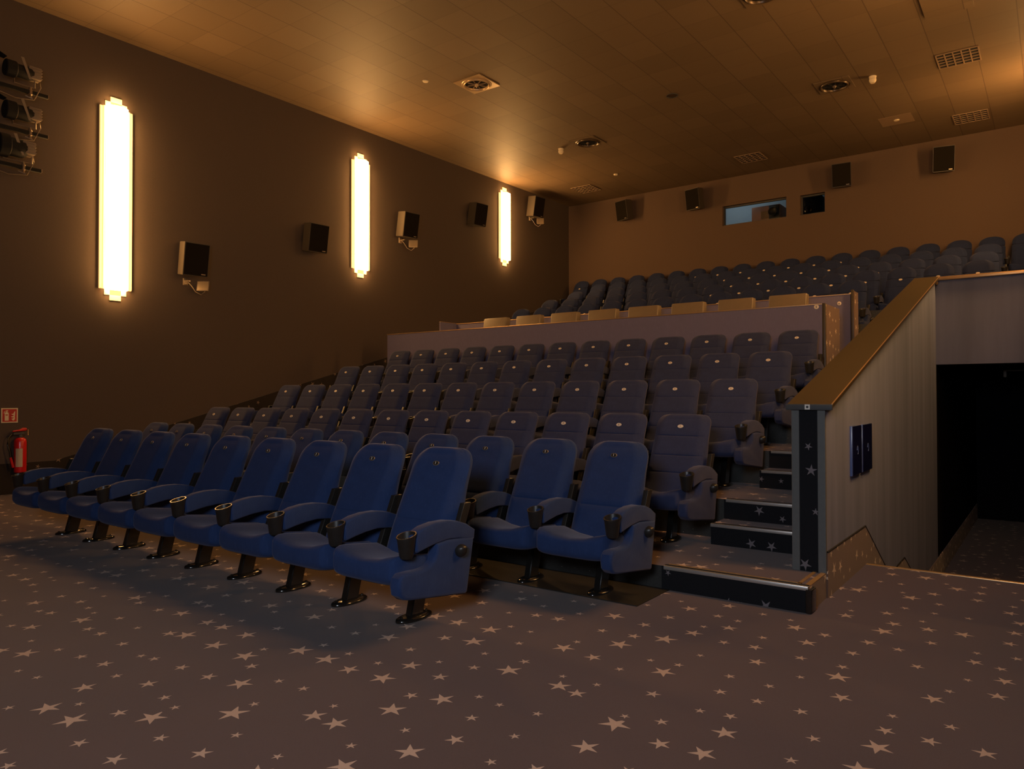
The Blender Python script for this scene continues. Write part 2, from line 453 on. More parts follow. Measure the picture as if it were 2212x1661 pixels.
pj2 = thing('projector', 'dark projector filling the small square booth window', 'projector', (-4.95, 19.35, 5.2))
bm = B(); box(bm, (-0.30, 0, 0.0), (0.24, 0.8, 1.22), bevel=0.02); obj('body', bm, 'black', pj2)
bm = B(); lathe(bm, [(0.09, 0.0), (0.09, -0.1), (0.07, -0.11), (0.06, -0.06), (0.02, -0.05)], (-0.02, -0.01, 0.82), 24, 'Y'); obj('lens_barrel', bm, 'lens', pj2)

# left star-carpet baseboard following the rows upwards
bm = B()
prof = [(YF, 0), (YB, 0), (YB, 4.15), (4.65, 0.43), (YF, 0.43)]
prof = [(YF, 0.0), (4.65, 0.0), (YB, 3.75), (YB, 4.2), (4.65, 0.43), (YF, 0.43)]
slab(bm, prof, XL, XL + 0.012, 0.002); struct('baseboard_left', bm, 'base')

# seating platforms (stepped), rows r3..r6, box-seat row, upper block
R0 = 4.83; PIT = 1.222
XP = -2.26                     # right edge of the seating platforms, aisle stairs beyond
XW0, XW1 = -1.475, -1.26       # half wall beside the stairs
RISE = 0.165
rows_z = [0.165, 0.495, 0.825, 1.155]
bm = B()
edge = [(R0 + PIT * k, 0.165 + 0.33 * k) for k in range(4)] + [(9.95, 1.485), (11.75, 2.18), (13.90, 2.515), (15.10, 2.85), (16.30, 3.185), (17.50, 3.52)]
edge[6:] = [(12.95 + 1.2 * k, 2.515 + 0.335 * k) for k in range(4)]
def terrace(bm, x0, x1, steps, yend, zbot=-0.1):
    for i, (y, z) in enumerate(steps):
        y1 = steps[i + 1][0] if i + 1 < len(steps) else yend
        box(bm, (x0, y, zbot), (x1, y1, z))
# bodies of the platforms: tread colour and riser colour as two materials
def terr_obj(name, x0, x1, steps, yend, zbot, riser):
    bm = B(); terrace(bm, x0, x1, steps, yend, zbot); bm.normal_update()
    for f in bm.faces:
        n = f.normal; f.material_index = 0 if abs(n.z) > 0.5 else (1 if abs(n.y) > 0.5 else 2)
    return struct(name, bm, ['floor', riser, 'side'])
terr_obj('trim_1', XL, XP, edge, YB, -0.15, 'vinylriser')
# aisle stairs
st = [(R0, 0.165)]
for k in range(1, 4): st += [(R0 + PIT * k - 0.295, 0.165 + 0.33 * k - 0.165), (R0 + PIT * k, 0.165 + 0.33 * k)]
ye, ze = st[-1]
while ze < 2.18 - 0.01:
    ye += 0.5755; ze += 0.1708; st.append((ye, min(ze, 2.18)))
st = [s for s in st if s[1] < 2.17]; st.append((11.75, 2.18))
terr_obj('trim_2', XP, XW0, st, 12.95, -0.15, 'riser')
upper = [(12.95, 2.515)] + [(12.95 + 1.2 * k, 2.515 + 0.335 * k) for k in range(1, 4)]
terr_obj('trim_3', XP, XR, upper, YB, 1.95, 'riser')
bm = B(); box(bm, (XW0, 11.25, 2.0), (XR, 12.95, 2.18)); struct('trim_4', bm, 'floor')
# platform toe that runs on to the half wall corner
bm = B(); box(bm, (XW0, R0, -0.05), (XW1, 5.29, 0.165)); bm.normal_update()
for f in bm.faces:
    n = f.normal; f.material_index = 0 if abs(n.z) > 0.5 else (1 if abs(n.y) > 0.5 else 2)
struct('trim_5', bm, ['floor', 'riser', 'side'])

def nosing(y, z, x0, x1, label):
    n = thing('stair_nosing', label, 'nosing', ((x0 + x1) / 2, y, z))
    h = (x1 - x0) / 2
    bm = B(); box(bm, (-h, -0.012, -0.022), (h, 0.004, 0.004), bevel=0.003); box(bm, (-h, 0.0, 0.0), (h, 0.045, 0.004)); o = obj('metal_edge', bm, 'alu', n)
    bm = B(); box(bm, (-h, 0.012, 0.004), (h, 0.034, 0.0065)); obj('grip_strip', bm, 'blackplastic', n, False)
    return n
ords = ['lowest', 'second', 'third', 'fourth', 'fifth', 'sixth', 'seventh', 'eighth', 'ninth', 'tenth', 'eleventh', 'twelfth', 'thirteenth', 'fourteenth']
for i, (y, z) in enumerate(st[1:8]):
    nosing(y, z, XP + (0.02 if i else 0.0), XW0 - 0.004, 'silver metal edge on the %s step of the aisle stairs above the landing' % ords[i])
ln = nosing(R0, 0.165, -2.24, -1.262, 'long silver and brass edge strip along the front of the bottom landing')
bm = B(); box(bm, (0.46, 0.02, 0.0), (0.492, 0.45, 0.006)); box(bm, (0.408, 0.03, 0.0), (0.430, 0.45, 0.005)); obj('side_edge', bm, 'brass', ln, False)
bm = B(); box(bm, (-0.48, 0.055, 0.0), (0.43, 0.072, 0.005)); obj('brass_strip', bm, 'brass', ln, False)
# worn vinyl corner of the landing
bm = B(); slab(bm, [(-0.06, 0.0), (0.05, 0.0), (0.05, 0.15), (-0.06, 0.15)], -0.025, 0.018, 0.012)
o = obj('corner_guard', bm, 'blackgloss', None, loc=(-1.255, R0 + 0.045, 0.002)); tag(o, 'scuffed black corner guard at the right end of the bottom step', 'corner guard')
# dark sheet under the second row
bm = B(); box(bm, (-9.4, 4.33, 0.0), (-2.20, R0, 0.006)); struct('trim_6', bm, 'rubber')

# right-hand well: steps down to the exit passage
bm = B()
down = [(6.49, -0.2), (6.79, -0.4), (7.09, -0.6), (8.45, -0.75), (8.75, -0.9), (9.05, -1.05)]
terrace(bm, XW1, XR, down, 16.95, -1.4); struct('trim_7', bm, 'floor')
bm = B(); box(bm, (-0.505, -0.012, -0.02), (0.99, 0.03, 0.005), bevel=0.003)
o = obj('floor_edge_strip', bm, 'brass', None, loc=(-0.745, 6.50, 0.0)); tag(o, 'thin brass strip on the carpet edge above the sunken exit stairs', 'edge strip')
# half wall along the stairs (outer face grey render)
def wallz(y): return 1.285 + (y - 5.27) * 0.2775
bm = B()
prof = [(5.27, -1.3), (11.05, -1.3), (11.05, wallz(11.05)), (5.27, wallz(5.27))]
rings(bm, [[(XW0, *p) for p in prof], [(XW1, *p) for p in prof]]); struct('wall_stair', bm, 'grey_lit')
bm = B(); box(bm, (XW0, 11.05, -1.3), (XW1, 17.0, 1.95)); box(bm, (XW1, 16.95, -1.3), (XR, 17.05, 1.95)); struct('wall_passage', bm, 'corridor')
bm = B(); box(bm, (XW1, 11.25, 1.77), (XR, 17.0, 1.9)); struct('ceiling_passage', bm, 'corridor')
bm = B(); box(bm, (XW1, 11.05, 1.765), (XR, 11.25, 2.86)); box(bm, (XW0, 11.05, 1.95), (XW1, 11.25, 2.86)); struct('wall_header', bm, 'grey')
# pillar dressing at the foot of the half wall
bm = B(); box(bm, (XW0 + 0.045, 5.262, 0.165), (XW1 - 0.045, 5.27, 1.285)); struct('trim_8', bm, 'riser')
pc = struct('trim_9', (lambda b: (box(b, (XW0 - 0.004, 5.252, 0.165), (XW0 + 0.048, 5.272, 1.285), bevel=0.004), b)[1])(B()), 'greytrim')
struct('trim_10', (lambda b: (box(b, (XW1 - 0.048, 5.252, 0.165), (XW1 + 0.004, 5.272, 1.285), bevel=0.004), b)[1])(B()), 'greytrim')
# sloping bronze cap
cp = thing('handrail_cap', 'long bronze-brown sloping board capping the half wall beside the stairs', 'rail', (-1.36, 5.24, 1.31))
bm = B(); L = 5.80; dz = L * 0.2775
xs0, xs1 = -0.145, 0.150
rings(bm, [[(xs0, 0, -0.033), (xs1, 0, -0.033), (xs1, 0, 0.0), (xs0, 0, 0.0)], [(xs0, L, dz - 0.033), (xs1, L, dz - 0.033), (xs1, L, dz), (xs0, L, dz)]])
bmesh.ops.bevel(bm, geom=list(bm.edges), offset=0.003, segments=2, affect='EDGES'); obj('board', bm, 'brownpaint', cp)
bm = B(); rings(bm, [[(xs1 - 0.004, 0.01, -0.002), (xs1 + 0.003, 0.01, -0.002), (xs1 + 0.003, 0.01, 0.004), (xs1 - 0.004, 0.01, 0.004)], [(xs1 - 0.004, L, dz - 0.002), (xs1 + 0.003, L, dz - 0.002), (xs1 + 0.003, L, dz + 0.004), (xs1 - 0.004, L, dz + 0.004)]]); obj('brass_edge', bm, 'brass', cp, False)
bm = B(); box(bm, (xs0 - 0.005, -0.012, -0.04), (xs1 + 0.005, 0.004, 0.0), bevel=0.004); obj('end_cap', bm, 'darktrim', cp)
stk = thing('sticker', 'small white square sticker with a dark round mark on the rail end', 'sticker', (-1.365, 5.2265, 1.291))
bm = B(); box(bm, (-0.017, 0, -0.017), (0.017, 0.001, 0.017)); obj('backing', bm, 'chalk', stk, False)
bm = B(); lathe(bm, [(0.008, -0.0006), (0.0085, 0.0), (0.0085, 0.001)], (0, -0.0006, 0), 20, 'Y'); obj('round_mark', bm, 'ink', stk, False)
# header rail
hr = thing('parapet_rail', 'straight brass-brown rail on top of the grey wall above the exit', 'rail', (-0.50, 11.02, 2.86))
bm = B(); box(bm, (-0.775, -0.04, 0.0), (0.745, 0.03, 0.045), bevel=0.006); obj('bar', bm, 'gold', hr)
bm = B(); lathe(bm, [(0.012, 0), (0.018, 0.01), (0.018, 0.03), (0.008, 0.04)], (-0.74, 0.0, -0.05), 14); obj('screw', bm, 'brass', hr)
# outer baseboard with its zigzag top
bm = B()
zz = [(4.9, 0.0), (5.0, 0.16), (5.27, 0.175), (5.27, 0.31), (6.50, 0.31), (7.62, -0.29), (7.75, -0.29), (8.40, -0.275), (9.45, -0.76), (9.9, -0.76), (11.05, -0.74), (11.05, -1.05), (9.05, -1.05), (7.1, -0.6), (6.49, -0.01)]
zz = [(5.27, -0.02), (5.27, 0.31), (6.50, 0.31), (7.55, -0.29), (8.38, -0.28), (9.35, -0.76), (16.9, -0.75), (16.9, -1.05), (9.3, -1.05), (8.4, -0.9), (7.0, -0.62), (6.49, -0.15)]
slab(bm, zz, XW1, XW1 + 0.010, 0.002); struct('baseboard_right', bm, 'side')
# black edging along the zigzag
bm = B()
for a, b in (((5.27, 0.31), (6.50, 0.31)), ((6.50, 0.31), (7.55, -0.29)), ((7.55, -0.29), (8.38, -0.28)), ((8.38, -0.28), (9.35, -0.76))):
    tube(bm, [(XW1 + 0.008, *a), (XW1 + 0.008, *b)], 0.006, 6)
struct('trim_11', bm, 'black')
# door closer arm glimpsed in the passage
dc = thing('door_closer', 'small pale metal door closer arm in the dark exit opening', 'door closer', (-0.60, 13.0, 1.70))
bm = B(); box(bm, (-0.02, -0.02, -0.075), (0.02, 0.02, 0.03), bevel=0.004); obj('bracket', bm, 'fixture_grey', dc)
bm = B(); box(bm, (0.02, -0.008, 0.012), (0.26, 0.008, 0.028), bevel=0.003); obj('arm', bm, 'fixture_grey', dc)
# two blue print holders
for (y0, y1, lab) in ((6.00, 6.315, 'nearer of two glossy blue posters in clear holders on the grey wall'), (6.365, 6.73, 'farther of two glossy blue posters in clear holders on the grey wall')):
    ph = thing('poster_holder', lab, 'poster holder', (XW1, (y0 + y1) / 2, 0.945), group='blue posters on the half wall')
    h = (y1 - y0) / 2
    bm = B(); box(bm, (0.0, -h, -0.19), (0.018, h, 0.19), bevel=0.002); obj('holder', bm, 'acryl', ph)
    bm = B(); box(bm, (0.018, -h + 0.012, -0.185), (0.0205, h, 0.188)); obj('poster', bm, 'postblue', ph, False)
    bm = B(); tube(bm, [(0.021, 0.02 + 0.02 * cos(a), 0.0 + 0.032 * sin(a)) for a in [k * pi / 8 - pi / 2 for k in range(13)]], 0.002, 6); obj('round_emblem', bm, 'acryl', ph)

# ------------------------------------------------------------------ seats
def back_line(h): return -0.115 + (h - 0.40) * 0.475 - 0.012 * sin((h - 0.4) / 0.6 * pi)
def make_back(top=1.035, W=0.232, rc=0.085, bottom=0.34, grooves=(), dome=False, t0=0.10, tw=0.2, hb=None):
    bm = B(); hs = [bottom + (top - bottom) * k / 16 for k in range(14)]
    hs += [top - rc * (1 - sin(a)) for a in [k * pi / 2 / 7 for k in range(0, 8)]]
    for g in grooves: hs += [g - 0.012, g - 0.005, g, g + 0.005, g + 0.012]
    hs = sorted(set(round(h, 5) for h in hs)); R = []; n = 36
    for h in hs:
        wl = W * (1.0 + 0.075 * max(0.0, min(1.0, (0.80 - h) / 0.28)))
        th = t0 + max(0, (0.92 - h)) * tw
        if h > top - rc:
            q = (h - (top - rc)) / rc
            wl = W - rc * (1 - sqrt(max(0.0, 1 - q * q))) if not dome else W * (0.30 + 0.70 * sqrt(max(0, 1 - q * q)))
            th = th * (0.45 + 0.55 * sqrt(max(0.0, 1 - q ** 3)))
        if h < bottom + 0.02: th *= 0.9
        g = 0
        for gg in grooves: g = max(g, 0.006 * math.exp(-((h - gg) / 0.005) ** 2))
        yf = back_line(h); ring = []
        if h > top - rc: yf += (t0 * 0.22) * ((h - (top - rc)) / rc) ** 3
        for k in range(n):
            a = 2 * pi * k / n; cx, sy = spow(cos(a), 0.42), spow(sin(a), 0.42)
            wd = wl * (1.0 if sy < 0 else 1.05)
            d = yf + th / 2 + sy * th / 2
            if sy < 0:
                d += 0.045 * max(0.0, (abs(cx) - 0.74) / 0.26) ** 1.2 * (-sy)
                d += 0.010 * (1 - min(1, abs(cx)) ** 2) * (1 if h < top - 0.02 else 0) - 0.010
                if abs(cx) < 0.93: d += g
            ring.append((cx * wd, d, h))
        R.append(ring)
    rings(bm, R); return bm
def make_cushion(W=0.283):
    bm = B(); R = []; n = 40
    ys = [(-0.10, .72), (-0.105, .9), (-0.13, 1), (-0.20, 1), (-0.30, 1), (-0.38, 1), (-0.43, 1), (-0.465, .95), (-0.488, .82), (-0.50, .6), (-0.503, .35)]
    for y, q in ys:
        f = (y + 0.10) / -0.40
        zt = 0.418 + 0.056 * f; zb = 0.295 + 0.012 * f
        ring = []
        for k in range(n):
            a = 2 * pi * k / n; cx, cz = spow(cos(a), 0.38), spow(sin(a), 0.38)
            x = cx * (W - (1 - q) * 0.03) * (1 - 0.13 * max(0.0, (-0.36 - y) / 0.14) ** 2)
            sad = -0.016 + 0.050 * min(1, abs(x) / 0.26) ** 2.6 - 0.014 * max(0, 1 - (x / 0.17) ** 2)
            mid = (zt + zb) / 2; hh = (zt - zb) / 2 * q
            z = mid + cz * hh + (sad * q if cz > 0 else 0)
            ring.append((x, y, z))
        R.append(ring)
    rings(bm, R); return bm
ARM = [(0.10, 0.492), (-0.02, 0.522), (-0.12, 0.531), (-0.22, 0.523), (-0.30, 0.510), (-0.375, 0.495), (-0.388, 0.505), (-0.392, 0.585), (-0.372, 0.612), (-0.31, 0.632), (-0.22, 0.643), (-0.12, 0.641), (-0.03, 0.626), (0.05, 0.598), (0.125, 0.555), (0.118, 0.50)]
PANEL = [(0.112, 0.515), (0.048, 0.19), (0.03, 0.180), (-0.43, 0.243), (-0.485, 0.256), (-0.522, 0.285), (-0.531, 0.335), (-0.520, 0.378), (-0.49, 0.398), (-0.42, 0.398), (-0.34, 0.396), (-0.285, 0.405), (-0.248, 0.430), (-0.228, 0.47), (-0.222, 0.522), (-0.12, 0.530), (-0.02, 0.521)]
def add_arm(t, x, mat):
    bm = B(); slab(bm, ARM, x - 0.038, x + 0.038, 0.012); obj('armrest', bm, mat, t)
    bm = B(); lathe(bm, [(0.033, 0.475), (0.040, 0.490), (0.052, 0.585), (0.0565, 0.598), (0.0565, 0.604), (0.050, 0.604), (0.048, 0.590), (0.036, 0.492), (0.006, 0.488)], (x, -0.432, 0), 28)
    for v in bm.verts: v.co.z += (v.co.y + 0.432) * 0.26 * (v.co.z - 0.475) / 0.125 - 0.004
    obj('cup_holder', bm, 'blackplastic', t)
def add_bracket(t, x):
    bm = B(); slab(bm, [(back_line(0.72) + 0.02, 0.72), (back_line(0.72) + 0.085, 0.72), (back_line(0.36) + 0.09, 0.36), (back_line(0.36) + 0.02, 0.36)], x - 0.018, x + 0.018, 0.003); obj('side_bracket', bm, 'blackplastic', t)
def badge_of(kind):
    return {'front': ('dark_badge', 'chalk'), 'mid': ('white_badge', 'ink')}[kind]
PROTO = {}
def build_seat(kind, end=None):
    """kind front / mid / high ; end: None, 'aisle' (side panel on the right), 'wall' (extra arm on the left)"""
    mat = {'front': 'blue_vivid', 'mid': 'blue_mid', 'high': 'blue_dark'}[kind]
    t = bpy.data.objects.new('cinema_seat', None); C.objects.link(t); t.empty_display_size = 0.1
    if kind == 'high':
        obj('backrest', make_back(0.975, 0.232, 0.05, grooves=(0.8,), t0=0.11), mat, t)
        hd = make_back(1.190, 0.225, 0.155, bottom=0.972, dome=True, t0=0.12, tw=0.0)
        obj('headrest', hd, mat, t)
    else:
        gr = (0.86, 0.70, 0.56) if kind == 'mid' else (0.60,)
        obj('backrest', make_back(1.035 if kind == 'front' else 1.04, 0.232, 0.125 if kind == 'front' else 0.085, grooves=gr), mat, t)
    obj('seat_cushion', make_cushion(), mat, t)
    add_arm(t, 0.297, mat); add_bracket(t, 0.297)
    if end == 'wall': add_arm(t, -0.297, mat); add_bracket(t, -0.297)
    if end == 'aisle':
        bm = B(); slab(bm, PANEL, 0.258, 0.341, 0.020); obj('side_panel', bm, mat, t)
        bm = B()
        lathe(bm, [(0.036, 0.0), (0.037, 0.012), (0.034, 0.028), (0.026, 0.042), (0.014, 0.050), (0.003, 0.052)], (0, 0, 0), 24, 'X')
        for v in bm.verts: v.co.z *= 1.22 if v.co.z < 0 else 0.85; v.co.x += max(0, v.co.z) * 0.35
        k = obj('aisle_light', bm, 'blackplastic', t, loc=(0.341, -0.037, 0.462))
    bm = B()
    rings(bm, [[(-0.027, -0.120, 0.012), (0.027, -0.120, 0.012), (0.027, -0.010, 0.012), (-0.027, -0.010, 0.012)], [(-0.027, -0.040, 0.32), (0.027, -0.040, 0.32), (0.027, 0.070, 0.32), (-0.027, 0.070, 0.32)]])
    bmesh.ops.bevel(bm, geom=list(bm.edges), offset=0.006, segments=2, affect='EDGES'); obj('pedestal', bm, 'blackgloss', t)
    bm = B(); rs = []
    for q, z in ((1.0, 0.0), (1.0, 0.010), (0.93, 0.018), (0.72, 0.024), (0.5, 0.026)):
        rs.append([((0.068 * q) * cos(2 * pi * k / 28), -0.065 + (0.145 - (1 - q) * 0.07) * spow(sin(2 * pi * k / 28), 0.9), z) for k in range(28)])
    rings(bm, rs); bp = obj('base_plate', bm, 'blackgloss', t)
    bm = B()
    for yy in (-0.175, 0.045): lathe(bm, [(0.011, 0.022), (0.011, 0.030), (0.006, 0.034)], (0, yy, 0), 10)
    obj('bolts', bm, 'blackgloss', bp)
    bm = B(); box(bm, (-0.24, -0.12, 0.315), (0.295, -0.02, 0.345)); obj('under_frame', bm, 'blackplastic', t)
    # number badge, set on the front of the back
    hb = 0.94 if kind != 'high' else 0.945
    yb = back_line(hb) - 0.0025
    bm = B(); rx, rz = (0.026, 0.0165) if kind != 'high' else (0.031, 0.019)
    rs = []
    for q, y in ((1.0, 0.010), (1.0, 0.0), (0.93, -0.003), (0.80, -0.003)):
        rs.append([(rx * q * cos(2 * pi * k / 28), y, rz * q * sin(2 * pi * k / 28)) for k in range(28)])
    rings(bm, rs)
    if kind == 'front':
        bg = obj('number_badge', bm, 'ring', t, loc=(0, yb, hb)); bg.rotation_euler = (-0.41, 0, 0)
        bm = B(); lathe(bm, [(0.021, -0.0028), (0.020, -0.0042), (0.002, -0.0043)], (0, 0, 0), 28, 'Y')
        for v in bm.verts: v.co.z *= 0.62
        obj('badge_face', bm, 'dark_badge', bg)
    else:
        bg = obj('number_badge', bm, 'white_badge', t, loc=(0, yb, hb)); bg.rotation_euler = (-0.41, 0, 0)
    return t
def find(t, nm):
    for c in t.children:
        if c.name.split('.')[0] == nm: return c
def place_seat(kind, end, num, loc, label, group, rz=0.0):
    key = (kind, end)
    if key not in PROTO:
        PROTO[key] = build_seat(kind, end); t = PROTO[key]
        PROTO[key + ('clean',)] = None
    else:
        # copy the first seat of this kind, without its number
        t = copy_tree(PROTO[key])
        bg = find(t, 'number_badge')
        for c in list(bg.children):
            if c.name.startswith('seat_number'): bpy.data.objects.remove(c)
    bg = find(t, 'number_badge')
    if num:
        text_obj('seat_number', str(num), 0.024 if kind == 'front' else 0.021, 'chalk' if kind == 'front' else 'ink', bg, (0, -0.0046 if kind == 'front' else -0.0034, 0), (pi / 2, 0, 0))
    t.location = loc; t.rotation_euler = (0, 0, rz)
    tag(t, label, 'seat', group)
    return t
W = 0.5936
SC = ['aisle-end', 'second', 'third', 'fourth', 'fifth', 'sixth', 'seventh', 'eighth', 'ninth', 'tenth', 'eleventh', 'twelfth', 'thirteenth']
rowdef = [  # x of seat 1, y of badge, floor z, count, kind, row words
    (-3.200, 3.485, 0.0, 9, 'front', 'nearest row'),
    (-2.567, 4.684, 0.0, 12, 'front', 'second row'),
    (-2.592, 5.911, 0.165, 13, 'mid', 'first raised row'),
    (-2.592, 7.134, 0.495, 13, 'mid', 'second raised row'),
    (-2.606, 8.359, 0.825, 13, 'mid', 'third raised row'),
    (-2.634, 9.605, 1.155, 13, 'mid', 'fourth raised row'),
]
for ri, (x0, yb, z, n, kind, rw) in enumerate(rowdef):
    for k in range(n):
        end = 'aisle' if k == 0 else ('wall' if k == n - 1 else None)
        bl_ = 'dark' if kind == 'front' else 'ivory'
        if k == 0: lab = 'blue seat with %s badge 1 at the aisle end of the %s' % (bl_, rw)
        elif k == n - 1: lab = 'blue seat with %s badge, far left of the %s' % (bl_, rw)
        else: lab = 'blue seat with %s badge, %s from the aisle, %s' % (bl_, SC[k], rw)
        place_seat(kind, end, k + 1, (x0 - W * k, yb - 0.120, z), lab, 'blue seats in the ' + rw.split(',')[0])
# upper block with rounded head cushions; columns counted from x = -2.84
urow = [('lowest upper-block row', 13.66, 2.18, -12, 0), ('second upper-block row', 14.86, 2.515, -12, 3),
        ('third upper-block row', 16.06, 2.85, -12, 3), ('fourth upper-block row', 17.24, 3.185, -12, 3), ('last row against the back wall', 18.40, 3.52, -14, 4)]
bigord = ['first', 'second', 'third', 'fourth', 'fifth', 'sixth', 'seventh', 'eighth', 'ninth', 'tenth', 'eleventh', 'twelfth', 'thirteenth', 'fourteenth', 'fifteenth', 'sixteenth', 'seventeenth', 'eighteenth', 'nineteenth']
for (rw, yb, z, c0, c1) in urow:
    for c in range(c0, c1 + 1):
        end = 'aisle' if c == c1 and c1 < 4 else ('wall' if c == c0 else None)
        if c == c0: lab = 'slate seat with head cushion, leftmost in the %s' % rw
        elif c == c1: lab = 'slate seat with head cushion, rightmost in the %s' % rw
        else: lab = 'slate head-cushioned seat, %s from left, %s' % (bigord[c - c0], rw)
        place_seat('high', end, None, (-2.84 + W * c, yb - 0.12 + (0.0 if z < 3.5 else -0.05), z - 0.005), lab, 'slate seats in the ' + rw)

# ------------------------------------------------------------------ box-seat row between the two panels
def partition(label, x0, x1, y, z0, z1, group=None):
    t = thing('partition', label, 'partition', ((x0 + x1) / 2, y, z0))
    h = (x1 - x0) / 2; H = z1 - z0
    bm = B(); box(bm, (-h, 0, 0), (h, 0.05, H - 0.012)); obj('panel', bm, 'lilac', t, False)
    bm = B(); box(bm, (-h, -0.008, H - 0.012), (h, 0.058, H + 0.004), bevel=0.003); obj('top_edge', bm, 'gold', t)
    return t, h, H
p1, h, H = partition('long lilac cloth panel behind the fourth raised row of seats', -10.36, -2.40, 9.95, 1.155, 2.542)
bm = B(); box(bm, (h + 0.012, 0.03, 0.0), (h + 0.03, 0.78, H - 0.0)); obj('end_return', bm, 'side', p1, False)
bm = B(); box(bm, (h - 0.004, -0.01, 0.0), (h + 0.034, 0.03, H + 0.006), bevel=0.003); obj('corner_post', bm, 'brownpaint', p1)
p2, h2, H2 = partition('second lilac panel, standing behind the cream armchairs', -10.15, -2.44, 11.74, 1.485, 2.87)
bm = B(); box(bm, (h2 + 0.02, -0.06, 0.5), (h2 + 0.055, 0.0, H2 + 0.05), bevel=0.003); obj('corner_post', bm, 'brownpaint', p2)
bm = B(); box(bm, (h2 + 0.056, -0.055, 0.5), (h2 + 0.062, 0.22, H2 + 0.03)); obj('end_return', bm, 'side', p2, False)
bm = B(); box(bm, (-h2 - 0.03, -0.5, 0.0), (-h2, 0.03, H2 + 0.004)); obj('left_return', bm, 'lilac', p2, False)
bm = B(); box(bm, (-h2 - 0.035, -0.5, H2 + 0.004), (-h2 + 0.005, 0.03, H2 + 0.016)); obj('left_edge', bm, 'gold', p2, False)
def round_badge(loc, lab):
    b_ = thing('row_badge', lab, 'badge', loc)
    bm = B(); lathe(bm, [(0.030, 0.0), (0.030, -0.004), (0.027, -0.006), (0.003, -0.006)], (0, 0, 0), 28, 'Y'); pl = obj('disc', bm, 'white_badge', b_)
    text_obj('row_number', '6', 0.036, 'ink', b_, (0, -0.0068, 0), (pi / 2, 0, 0))
round_badge((-2.475, 9.949, 2.505), 'round white badge reading 6 on the front lilac panel')
round_badge((-2.595, 11.739, 2.735), 'round white badge reading 6 on the second lilac panel')
proto_c = None
for k in range(8):
    x = -8.36 + k * (8.36 - 3.07) / 7
    if proto_c is None:
        t = thing('cream_armchair', '', 'armchair')
        bm = B(); slab(bm, [(-0.06, 0.75), (0.09, 0.75), (0.155, 1.295), (0.145, 1.318), (0.03, 1.318), (0.012, 1.295)], -0.262, 0.262, 0.016); obj('backrest', bm, 'cream', t)
        bm = B(); box(bm, (-0.27, -0.50, 0.30), (0.27, 0.0, 0.46), bevel=0.03); obj('seat', bm, 'cream', t)
        bm = B(); slab(bm, [(-0.06, 0.40), (0.09, 0.40), (0.095, 0.75), (-0.055, 0.75)], -0.262, 0.262, 0.01); obj('lower_back', bm, 'cream', t)
        for s in (-1, 1):
            bm = B(); box(bm, (s * 0.325 - 0.05, -0.50, 0.05), (s * 0.325 + 0.05, 0.06, 0.62), bevel=0.02); obj('armrest', bm, 'cream', t)
        bm = B(); box(bm, (-0.25, -0.46, 0.0), (0.25, 0.02, 0.30)); obj('base', bm, 'black', t)
        proto_c = t
    else: t = copy_tree(proto_c)
    t.location = (x, 10.74, 1.485)
    pos = 'leftmost' if k == 0 else 'rightmost' if k == 7 else bigord[k] + ' from the left'
    tag(t, 'cream leather armchair, %s in the row between the lilac panels' % pos, 'armchair', 'cream armchairs')

# ------------------------------------------------------------------ wall lamps
def wall_lamp(side, y, z0, z1, label):
    """side -1: left wall, +1: right wall ; stepped art-deco glass sconce"""
    x = XL if side < 0 else XR
    t = thing('wall_lamp', label, 'wall lamp', (x, y, z0), 0 if side < 0 else pi)
    Hh = z1 - z0
    bm = B()   # stepped back plate
    for hw, e in ((0.245, 0.17), (0.165, 0.08), (0.085, 0.0)):
        box(bm, (0.0, -hw, e), (0.014, hw, Hh - e))
    obj('stepped_back_plate', bm, 'lampedge', t, False)
    bm = B()   # outer glass fins
    for s in (-1, 1):
        box(bm, (0.014, s * 0.222 - 0.02, 0.18), (0.030, s * 0.222 + 0.02, Hh - 0.18))
        box(bm, (0.020, s * 0.190 - 0.008, 0.17), (0.040, s * 0.190 + 0.008, Hh - 0.17))
    obj('side_fins', bm, 'lampedge', t, False)
    bm = B(); n = 11; pr = []
    for k in range(n * 4 + 1):
        a = pi * (k / (n * 4)); rr = 1 + 0.05 * abs(sin(n * a))
        pr.append((0.035 + 0.115 * sin(a) * rr, -0.165 * cos(a)))
    pr = pr + [(0.015, 0.15), (0.015, -0.15)]
    rings(bm, [[(p[0], p[1], z) for p in pr] for z in (0.16, Hh - 0.16)], True, True)
    obj('fluted_glass', bm, 'lampglass', t)
    return t
LL = [(5.49, 2.85, 6.01, 'tallest lit art-deco glass lamp, nearest on the left wall'), (10.50, 3.85, 6.46, 'middle lit art-deco glass lamp on the left wall'), (15.53, 4.80, 6.88, 'farthest lit glass lamp on the left wall, near the corner')]
for y, z0, z1, lab in LL:
    wall_lamp(-1, y, z0, z1, lab)
for y, z0, z1, lab in LL:
    wall_lamp(1, y, z0, z1, lab.replace('left', 'right'))

